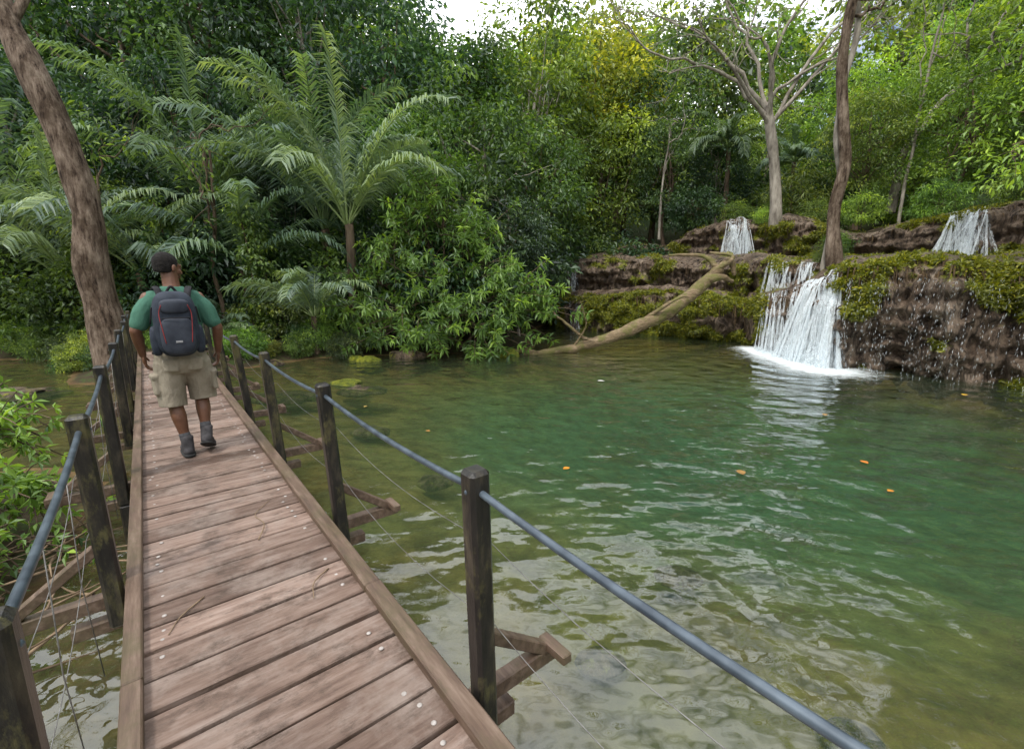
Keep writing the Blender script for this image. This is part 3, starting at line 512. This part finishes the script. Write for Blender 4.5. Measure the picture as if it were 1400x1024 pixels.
# ---------------------------------------------------------------- driftwood
mb=MB(); rng=np.random.default_rng(3)
def lg(pts,rs,n=26,k=10):
    P=curve(pts,n); P+=fbm(P*2.1,2,5)[:,None]*.10; tube(mb,P,np.interp(np.linspace(0,1,n),np.linspace(0,1,len(rs)),np.array(rs)*1.22)*(1+.25*fbm(P*5,2,9)),k,0,.5)
lg([(.3,13.3,-.05),(1.5,13.6,.1),(2.9,14,.38),(4.6,14.5,1.0),(5.8,14.8,1.75),(6.7,15.0,2.55)],[.07,.10,.14,.17,.17,.13],50,12)
lg([(6.1,14.9,2.05),(6.5,14.7,2.2),(7.1,14.9,2.15)],[.11,.09,.05]); lg([(6.6,15,2.5),(7.0,15.1,2.75),(7.25,15.2,2.3)],[.1,.08,.05]); lg([(6.6,15,2.55),(6.2,15.2,2.9),(5.2,15.5,3.0)],[.09,.06,.03])
lg([(6.3,14.9,2.3),(7.0,14.8,2.9),(6.4,15.2,3.05)],[.07,.05,.03]); lg([(4.2,14.4,.95),(4.9,14.2,1.5),(5.4,14.2,1.6)],[.06,.045,.02]); lg([(2.4,13.8,.3),(1.6,13.6,.9),(1.0,13.5,1.4)],[.04,.03,.012]); lg([(1.9,13.7,.2),(2.2,13.4,.9),(2.0,13.2,1.6)],[.03,.02,.01])
lg([(1.0,13.5,.02),(0,13.2,.1),(-1.1,13.0,.0)],[.06,.06,.03])
m,nt,out=mat('driftwood'); n=noise(nt,wpos(nt,(1,1,3)),5,7,.75); c=ramp(nt,n,[(.3,(.06,.04,.02)),(.5,(.20,.14,.075)),(.7,(.36,.27,.17))]); c=mixc(nt,ramp(nt,noise(nt,wpos(nt),2,5,.75),[(.46,0.0),(.58,.8)]),c,(.12,.125,.02))
p=nd(nt,'ShaderNodeBsdfPrincipled',None,Base_Color=c,Roughness=.75); nt.links.new(bump(nt,n,.9,.05),p.inputs['Normal']); nt.links.new(p.outputs[0],out.inputs[0])
mb.obj('fallen_log',[m])
for q,(x,y,z_,sx,sy,sz) in enumerate([(-3.5,9.4,-.02,.34,.26,.1),(-3.0,9.0,-.07,.5,.35,.08),(-3.9,12.1,.0,.3,.25,.16),(-4.3,12.4,.0,.25,.2,.1),(-9.9,8.6,-.06,1.1,.5,.10),(-4.4,8.6,-.12,.7,.4,.1),(-6.2,11.6,0,.3,.2,.12),(-.2,13.0,0,.4,.25,.2),(-3,12.8,0,.5,.3,.2)]+[(x_,y_,-.40,s_,s_*.7,s_*.3) for x_,y_,s_ in [(.6,2.6,.18),(1.4,3.5,.22),(-1.0,5.4,.25),(1.9,2.1,.16),(-2.4,7.4,.3)]]):
    mb=MB(); ellips(mb,(0,0,0),(sx,sy,sz),0,n=40,m=24,fn=lambda V:V*(1+.45*fbm(V*5+q*3,3,q))[:,None],tint=.7 if q in(0,2,3,7) else .28)
    o=mb.obj('mossy_rock' if q<9 else 'submerged_rock',[ROCK]); o.location=(x,y,z_)
for q,(x,y,s,col) in enumerate([(.62,4.87,.07,(.7,.28,.02)),(2.55,4.75,.1,(.35,.2,.06)),(4.15,5.05,.08,(.65,.22,.03)),(3.85,4.3,.06,(.6,.25,.03)),(8.5,8.3,.1,(.75,.45,.05)),(-1.2,6.2,.06,(.4,.2,.05)),(1.9,9.5,.12,(.6,.6,.55)),(5,7,.08,(.5,.3,.1)),(-2.5,7.5,.06,(.5,.35,.1))]):
    mb=MB(); t=np.linspace(0,1,9); w_=np.sin(t*math.pi)**.8*.36; zc=.05*np.sin(t*3)
    V=np.concatenate([np.stack([t-.5,w_,zc+.1],-1),np.stack([t-.5,w_*0,zc+.02],-1),np.stack([t-.5,-w_,zc+.1],-1)])*s*1.3; i=np.arange(8)
    mb.add(V,np.concatenate([np.stack([i,i+1,i+10,i+9],-1),np.stack([i+9,i+10,i+19,i+18],-1)]))
    o=mb.obj('floating_leaf',[simple('dry_leaf_%d'%q,tuple(np.array(col)*.6),col,20,.5,0)]); o.location=(x,y,.012); o.rotation_euler=(0,0,rng.uniform(0,6))
# ---------------------------------------------------------------- footbridge
AZ=R(38.6); DZ=.57
br=empty('footbridge',(0,0,DZ),AZ); rng=np.random.default_rng(21)
mb=MB(); mbb=MB(); y=-1.2; pitch=.176
while y<12.9:
    w_=pitch-.019+rng.normal(0,.003); dx=rng.normal(0,.006); box(mb,(.252+dx,y,-.018+rng.normal(0,.0025)),(.925,w_,.036),0,np.clip(rng.normal(.5,.27),0,1),.005,np.array(Matrix.Rotation(rng.normal(0,.006),3,'Z')))
    for xx in(-.11,.605):
        for dy in (-.035,.04):
            if rng.random()<.55: ellips(mbb,(xx+rng.normal(0,.014),y+dy+rng.normal(0,.008),.001),(.0105,.0105,.0035),0,n=10,m=6)
    y+=pitch
mb.obj('deck_planks',[PLANK],br)
mbb.obj('bolts',[simple('bolt_metal',(.28,.25,.23),(.52,.48,.45),30,.5,0)],br)
mb=MB()
for xx,w_ in((-.218,.066),(.725,.08)):
    yy=-1.3
    while yy<12.8:
        L=3.34; e=min(yy+L,12.95); box(mb,(xx,(yy+e)/2,.022+rng.normal(0,.002)),(w_,e-yy-.008,.052),0,.5,.006); yy=e
for xx in(-.1,.25,.6): box(mb,(xx,5.8,-.11),(.07,14.2,.14),0,.3,.006)
mb.obj('kerb_beams',[KERB],br)
mbp=MB(); mba=MB(); PY=[-.47+1.665*q for q in range(9)]; XL,XR=-.315,.808
tops={}
for n_,yy in enumerate(PY):
    for xx,sg in((XL,-1),(XR,1)):
        j=rng.normal(0,.006,2); lean=rng.normal(0,.012)
        if sg>0: lean-=.03 if n_==1 else .06
        box(mbp,(xx+j[0],yy+j[1],.36),(.08,.08,1.12),0,.5,.014,np.array(Matrix.Rotation(lean,3,'Y')))
        tops[(sg,n_)]=(xx+j[0]+math.sin(lean)*.485,yy+j[1],.845)
        box(mba,(xx+sg*.17,yy+.075,-.085),(.56,.06,.075),0,.5,.006)
        a=math.atan2(.27,.36)*sg; box(mba,(xx+sg*.215,yy+.07,.075),(.45,.05,.05),0,.5,.005,np.array(Matrix.Rotation(a,3,'Y')))
        box(mba,(xx+sg*.40,yy+.02,-.03),(.05,.16,.045),0,.5,.005)
    box(mba,(.255,yy+.075,-.215),(1.5,.07,.07),0,.5,.006)
for yy in PY[1::2]:
    for xx in(XL,XR): box(mbp,(xx,yy,-.7),(.08,.08,1.0),0,.5,.01)
mbp.obj('posts',[POST],br); mba.obj('outriggers',[KERB],br)
mbr=MB(); mbw=MB()
for sg in(-1,1):
    P=[]; TP=[np.array(tops[(sg,n_)]) for n_ in range(9)]
    for a,b in zip(TP[:-1],TP[1:]):
        for t in np.linspace(0,1,9)[:-1]: P.append(a+(b-a)*t-[0,0,.028*4*t*(1-t)])
    P.append(TP[-1]); tube(mbr,P,.0125,12,0)
    xx=XL if sg<0 else XR
    for h in(.62,.30):
        P=[]
        for a,b in zip(PY[:-1],PY[1:]):
            sag=.05+rng.uniform(0,.05)
            for t in np.linspace(0,1,9)[:-1]: P.append((xx+sg*.05,a+(b-a)*t,h-sag*4*t*(1-t)))
        tube(mbw,P,.0016,5,0)
    for a,b in zip(TP[:-1],TP[1:]):
        for t in(.33,.66) if sg<0 else ():
            q=a+(b-a)*t-[0,0,.028*4*t*(1-t)]; tube(mbw,[q,q+[sg*.02,.01,-.445],q+[sg*.01,.02,-.9]],.002,5,0)
    for q in TP: ellips(mbr,q,(.046,.02,.02),0,n=12,m=8)
mbr.obj('handrails',[RAIL],br); mbw.obj('wires',[WIRE],br)
mb=MB(); 
for pts in ([(.36,2.9,.004),(.42,3.05,.02),(.40,3.25,.006),(.52,3.42,.004)],[(.05,2.5,.004),(-.05,2.4,.006),(-.1,2.3,.004)],[(.6,2.35,.004),(.5,2.25,.02),(.47,2.15,.004)]): tube(mb,curve(pts,14),np.linspace(.004,.002,14),5,0)
o=mb.obj('fallen_twig',[simple('twig',(.15,.1,.06),(.3,.22,.14),20,.9,0)]); o.location=(0,0,DZ+.004); o.rotation_euler=(0,0,AZ)
# ---------------------------------------------------------------- man
ml=Vector((.195,4.86,0)); ml.rotate(Matrix.Rotation(AZ,3,'Z'))
man=empty('man',(ml.x,ml.y,DZ+.002),AZ)
def remesh(o,vs,sm=4,f=.6):
    r=o.modifiers.new('r','REMESH'); r.mode='VOXEL'; r.voxel_size=vs; r.use_smooth_shade=True
    s=o.modifiers.new('s','SMOOTH'); s.factor=f; s.iterations=sm
SKIN=simple('skin_brown',(.115,.052,.03),(.17,.08,.047),14,.45,.1,.002,spec=.4)
SHIRT=simple('shirt_green',(.04,.12,.085),(.07,.18,.125),5,.85,.6,.03,stretch=(1,1,.6))
SHORT=simple('shorts_khaki',(.22,.19,.14),(.38,.335,.265),5,.9,.8,.04,stretch=(1,1,.5))
HAIR=simple('hair_black',(.006,.005,.005),(.026,.022,.02),60,.9,1,.01)
PACK=simple('pack_fabric',(.014,.019,.03),(.036,.046,.066),12,.7,.4,.006); PACK2=simple('pack_panel',(.022,.027,.04),(.05,.058,.078),12,.65,.3,.004); RED=simple('piping_red',(.22,.03,.03),(.30,.04,.04),12,.6,0)
BOOT=simple('boot_grey',(.03,.028,.03),(.085,.08,.085),18,.75,.4,.006); SOLE=simple('sole_rubber',(.015,.015,.015),(.05,.05,.05),20,.8,.2); 
def rotz(a): return np.array(Matrix.Rotation(a,3,'Z'))
HR=rotz(R(-55))@np.array(Matrix.Rotation(R(-9),3,'X')); HC=np.array([-.01,.03,1.642])
class XMB(MB):
    def add(s,V,F,mat=0,tint=.5,smooth=True): super().add(np.asarray(V)@HR.T+HC,F,mat,tint,smooth)
body=XMB()
ellips(body,(0,-.012,.035),(.074,.095,.088)); ellips(body,(0,.03,-.015),(.062,.068,.085)); ellips(body,(0,.036,-.068),(.048,.05,.04)); ellips(body,(0,.078,-.098),(.022,.02,.018))
limb(body,[(0,.094,.022),(0,.110,-.008),(0,.118,-.022)],[.010,.012,.015]); limb(body,[(-.012,.106,-.027),(.012,.106,-.027)],[.010,.010])
limb(body,[(-.042,.078,.034),(0,.092,.034),(.042,.078,.034)],[.011,.012,.011]); limb(body,[(-.020,.094,-.054),(.020,.094,-.054)],[.009,.009]); limb(body,[(-.018,.093,-.067),(.018,.093,-.067)],[.009,.009])
for sx in(-1,1):
    ellips(body,(sx*.083,-.004,-.004),(.011,.020,.032)); ellips(body,(sx*.045,.062,-.02),(.02,.025,.022)); ellips(body,(sx*.03,.083,.012),(.014,.012,.010))
bm_=MB(); bm_.V,bm_.F,bm_.M,bm_.T,bm_.S,bm_.n=body.V,body.F,body.M,body.T,body.S,body.n
limb(bm_,[(0,-.02,1.42),(-.0,.0,1.50),(-.005,.02,1.60)],[.075,.062,.058])
def arm(sx,el,wr,pw):
    sh=(sx*.175,-.01,1.40); limb(bm_,[sh,((sh[0]+el[0])/2,(sh[1]+el[1])/2,(sh[2]+el[2])/2),el],[.045,.050,.042],n=14); limb(bm_,[el,(np.array(el)*.6+np.array(wr)*.4),wr],[.042,.041,.027],n=14)
    wr=np.array(wr); hd=nrm(np.array([-sx*.10,.22,-1.])); side=nrm(np.cross(hd,[sx,0,0]))*1.0
    if side[1]<0: side=-side
    pc=wr+hd*.05; fr=np.stack([side,np.cross(hd,side),hd],1); ellips(bm_,pc,(.040,.016,.052),rot=fr)
    inn=np.array([-sx,0,0.])
    for q,(off,L) in enumerate([(.028,.072),(.010,.082),(-.009,.076),(-.027,.060)]):
        a=wr+hd*.085+side*off; b=a+nrm(hd+inn*.25)*L*.45; c=b+nrm(hd+inn*.9)*L*.33; d=c+nrm(hd*.5+inn)*L*.24; limb(bm_,[a,b,c,d],[.0095,.009,.0085,.0075],k=8,n=10)
    a=wr+hd*.025+side*.032; b=a+nrm(hd*.8+side*.8+inn*.4)*.04; c=b+nrm(hd+side*.2+inn*.5)*.032; limb(bm_,[a,b,c],[.012,.0105,.009],k=8,n=8)
arm(-1,(-.282,-.05,1.135),(-.262,.05,.925),0); arm(1,(.285,-.05,1.13),(.278,.04,.915),0)
LH,LK,LA=(-.095,0,.88),(-.095,.05,.475),(-.05,-.02,.10); RH,RK,RA=(.095,0,.88),(.11,.12,.50),(.10,-.03,.17)
for h_,k_,a_ in((LH,LK,LA),(RH,RK,RA)):
    limb(bm_,[h_,k_],[.085,.055],n=10); k_=np.array(k_);a_=np.array(a_); limb(bm_,[k_,k_*.68+a_*.32+[0,-.02,0],k_*.3+a_*.7,a_],[.055,.058,.04,.034],n=18)
limb(bm_,[(0,0,.9),(0,0,1.38)],[.12,.12],n=12)
o=bm_.obj('body',[SKIN],man); remesh(o,.0055,3,.5)
hm=XMB()
def hf(V):
    r=.0885; zn=np.clip(V[:,2]/r,-.98,.98); f=np.sqrt(1-zn**2)
    k=np.where(zn<0,np.minimum(1/f,2.6)*(1-.20*zn**2),1.0); V=V.copy(); V[:,0]*=k; V[:,1]*=k
    V=V*(1+.04*fbm(V*45,2,3))[:,None]; y,z_=V[:,1],V[:,2]
    line=np.interp(y,[-.1,-.02,.015,.045,.065,.1],[-.10,-.088,-.062,-.040,.004,.02])
    dn=line-z_; k2=1-.30*np.clip(dn/.012,0,1); V[:,0]*=k2; V[:,1]*=k2; return V
ellips(hm,(0,-.020,.040),(.0800,.0945,.0885),0,n=72,m=60,fn=hf); hm.obj('hair',[HAIR],man)
em=XMB()
for sx in(-1,1): ellips(em,(sx*.03,.0885,.012),(.0095,.008,.0065),0); ellips(em,(sx*.03,.0955,.012),(.0045,.003,.0045),1)
em.obj('eyes',[simple('eye_white',(.6,.58,.55),(.7,.68,.65),5,.3,0),HAIR],man)
def loft(mb,rings,k=28,mat=0):
    a=np.arange(k)*2*math.pi/k; V=[]
    for (cx,cy,z_,rx,ry) in rings: V.append(np.stack([cx+rx*np.cos(a),cy+ry*np.sin(a),np.full(k,z_)],-1))
    n=len(V); V=np.concatenate(V); i=np.arange(n-1)[:,None]*k; j=np.arange(k)[None]; j2=(j+1)%k
    mb.add(V,[np.stack([i+j,i+j2,i+k+j2,i+k+j],-1).reshape(-1,4),np.arange(k)[::-1],np.arange(k)+(n-1)*k],mat)
sm=MB(); loft(sm,[(0,0,.90,.185,.135),(0,0,.98,.178,.13),(0,.0,1.08,.175,.128),(0,0,1.2,.186,.13),(0,-.005,1.32,.198,.13),(0,-.01,1.39,.192,.115),(0,-.01,1.43,.155,.10),(0,-.01,1.465,.105,.085),(0,-.005,1.495,.076,.075)])
limb(sm,[(-.140,-.01,1.385),(-.215,-.03,1.29),(-.254,-.04,1.19)],[.075,.070,.066],n=12); limb(sm,[(.140,-.01,1.385),(.218,-.03,1.29),(.257,-.04,1.19)],[.075,.070,.066],n=12)
def jitter(M,amt,fr,seed):
    M.V=[v+nrm(v-np.array([0,0,v[:,2].mean()])+1e-6)*(amt*fbm(v*fr,3,seed))[:,None] for v in M.V]
jitter(sm,.014,9,4); o=sm.obj('shirt',[SHIRT],man); remesh(o,.009,3)
sm=MB(); loft(sm,[(0,0,.76,.17,.12),(0,-.01,.84,.195,.145),(0,-.005,.92,.190,.14),(0,0,.985,.175,.13)])
for h_,k_,sx in((LH,LK,-1),(RH,RK,1)):
    h_=np.array(h_); k_=np.array(k_); P=np.array([h_+[0,0,-.02],(h_+k_)/2+[sx*.012,0,0],k_+[sx*.015,-.01,.03],k_+[sx*.015,-.01,-.02]])
    tube(sm,curve(P,16),np.interp(np.linspace(0,1,16),[0,.4,.8,1],[.112,.110,.108,.108]),22,0)
    box(sm,(h_[0]*.45+k_[0]*.55+sx*.115,.0+.02,.66),(.045,.15,.17),0,.5,.015); box(sm,(h_[0]*.45+k_[0]*.55+sx*.12,.02,.735),(.05,.16,.045),0,.5,.01)
    box(sm,(sx*.085,-.145,.84),(.11,.03,.11),0,.5,.01)
jitter(sm,.022,11,6); o=sm.obj('shorts',[SHORT],man); remesh(o,.009,2)
for nm,a_,pit,yaw in(('boot_left',LA,0,R(4)),('boot_right',RA,R(-24),R(-14))):
    Mx=rotz(yaw)@np.array(Matrix.Rotation(pit,3,'X')); a_=np.array(a_)
    class BMB(MB):
        def add(s,V,F,mat=0,tint=.5,smooth=True): super().add((np.asarray(V)-[0,0,.0])@Mx.T+a_,F,mat,tint,smooth)
    b=BMB(); limb(b,[(0,.0,.05),(0,-.005,.0),(0,-.015,-.05)],[.048,.048,.046]); limb(b,[(0,-.03,-.05),(0,.07,-.045),(0,.15,-.062)],[.044,.046,.036]); ellips(b,(0,.15,-.06),(.046,.06,.032)); limb(b,[(-.025,0,.062),(.025,0,.062)],[.026,.026])
    o=b.obj(nm,[BOOT],man); remesh(o,.006,2)
    b=BMB(); ellips(b,(0,.055,-.086),(.052,.155,.016),0,n=24,m=8,pw=.7); 
    for q in range(5): tube(b,[(-.022,.035+q*.022,.012-q*.012),(.022,.04+q*.022,.012-q*.012)],.003,5,1)
    o=b.obj(nm+'_sole',[SOLE,simple('lace_'+nm,(.3,.3,.32),(.4,.4,.42),9,.8,0)],man)
    s_=MB(); k_=np.array(LK if nm=='boot_left' else RK); u_=nrm(k_-a_); tube(s_,[a_+u_*.05,a_+u_*.11],[.044,.042],16,0); s_.obj('sock_'+nm,[simple('sock_'+nm,(.04,.04,.045),(.08,.08,.085),30,.9,.3)],man)
bp=empty('backpack',man.location,AZ)
b=MB(); ellips(b,(-.015,-.235,1.19),(.150,.110,.265),0,n=36,m=26,pw=.62); b.obj('main_compartment',[PACK],bp)
b=MB(); ellips(b,(-.015,-.330,1.10),(.115,.050,.150),0,n=30,m=20,pw=.6); ellips(b,(-.015,-.320,1.335),(.10,.045,.060),0,n=30,m=16,pw=.65); b.obj('front_pockets',[PACK2],bp)
b=MB()
for sx in(-1,1): ellips(b,(sx*.145-.015,-.21,1.06),(.038,.07,.12),0,n=20,m=14,pw=.65)
b.obj('side_pockets',[PACK],bp)
b=MB()
for sx in(-1,1): tube(b,curve([(sx*.085-.015,-.352,1.35),(sx*.105-.015,-.345,1.28),(sx*.098-.015,-.368,1.17),(sx*.085-.015,-.374,1.05)],20),.0035,6,0)
b.obj('red_piping',[RED],bp)
b=MB(); tube(b,curve([(-.11,-.365,1.245),(-.015,-.382,1.25),(.08,-.365,1.245)],12),.005,6,0); tube(b,curve([(-.05,-.20,1.445),(-.015,-.21,1.49),(.02,-.20,1.445)],12),.010,8,0)
for sx in(-1,1):
    tube(b,curve([(sx*.085,-.17,1.40),(sx*.105,-.10,1.475),(sx*.115,.0,1.475),(sx*.125,.10,1.40),(sx*.135,.145,1.25),(sx*.165,.08,1.08),(sx*.17,-.12,1.0)],30),.026,10,0,flat=.4)
    tube(b,[(sx*.16,-.14,.96),(sx*.19,-.02,.94)],.012,8,0); tube(b,curve([(sx*.145-.015,-.28,1.33),(sx*.165-.015,-.24,1.2)],6),.006,6,0)
b.obj('straps',[simple('strap_black',(.01,.01,.012),(.025,.025,.03),20,.8,.2)],bp)
b=MB(); box(b,(-.015,-.3815,1.06),(.045,.004,.016),0,.5,.001); b.obj('label',[simple('label_grey',(.25,.25,.27),(.35,.35,.36),9,.6,0)],bp)
# ---------------------------------------------------------------- world, sun, camera
SE,SA=R(58),R(-150)
w=bpy.data.worlds.new('World'); scene.world=w; w.use_nodes=True; nt=w.node_tree; nt.nodes.clear()
out=nt.nodes.new('ShaderNodeOutputWorld'); bg=nt.nodes.new('ShaderNodeBackground'); sky=nt.nodes.new('ShaderNodeTexSky'); sky.sky_type='NISHITA'; sky.sun_disc=False; sky.sun_elevation=SE; sky.sun_rotation=SA
tc=nd(nt,'ShaderNodeTexCoord'); mp=nd(nt,'ShaderNodeMapping',None,Vector=tc.outputs['Generated'],Scale=(1,1,1.8)); cn=noise(nt,mp.outputs[0],2.6,5,.6)
cl=mixc(nt,ramp(nt,cn,[(.34,0.0),(.52,.95)]),sky.outputs[0],(19,19.3,19.8)); nt.links.new(cl,bg.inputs[0]); bg.inputs[1].default_value=.13; nt.links.new(bg.outputs[0],out.inputs[0])
sd=bpy.data.lights.new('sun','SUN'); sd.energy=2.3; sd.angle=R(9); sd.color=(1,.95,.86); so=bpy.data.objects.new('sun',sd); scene.collection.objects.link(so)
dirv=Vector((math.sin(SA)*math.cos(SE),math.cos(SA)*math.cos(SE),math.sin(SE))); so.rotation_euler=dirv.to_track_quat('Z','Y').to_euler()
cd=bpy.data.cameras.new('camera'); co=bpy.data.objects.new('camera',cd); scene.collection.objects.link(co); scene.camera=co
cd.lens=16; cd.sensor_width=36; cd.clip_end=2000; cd.clip_start=.05; co.location=(0,0,2.1); co.rotation_euler=(R(90-11.5),0,0)
scene.view_settings.view_transform='Standard'; scene.view_settings.look='None'; scene.view_settings.exposure=0
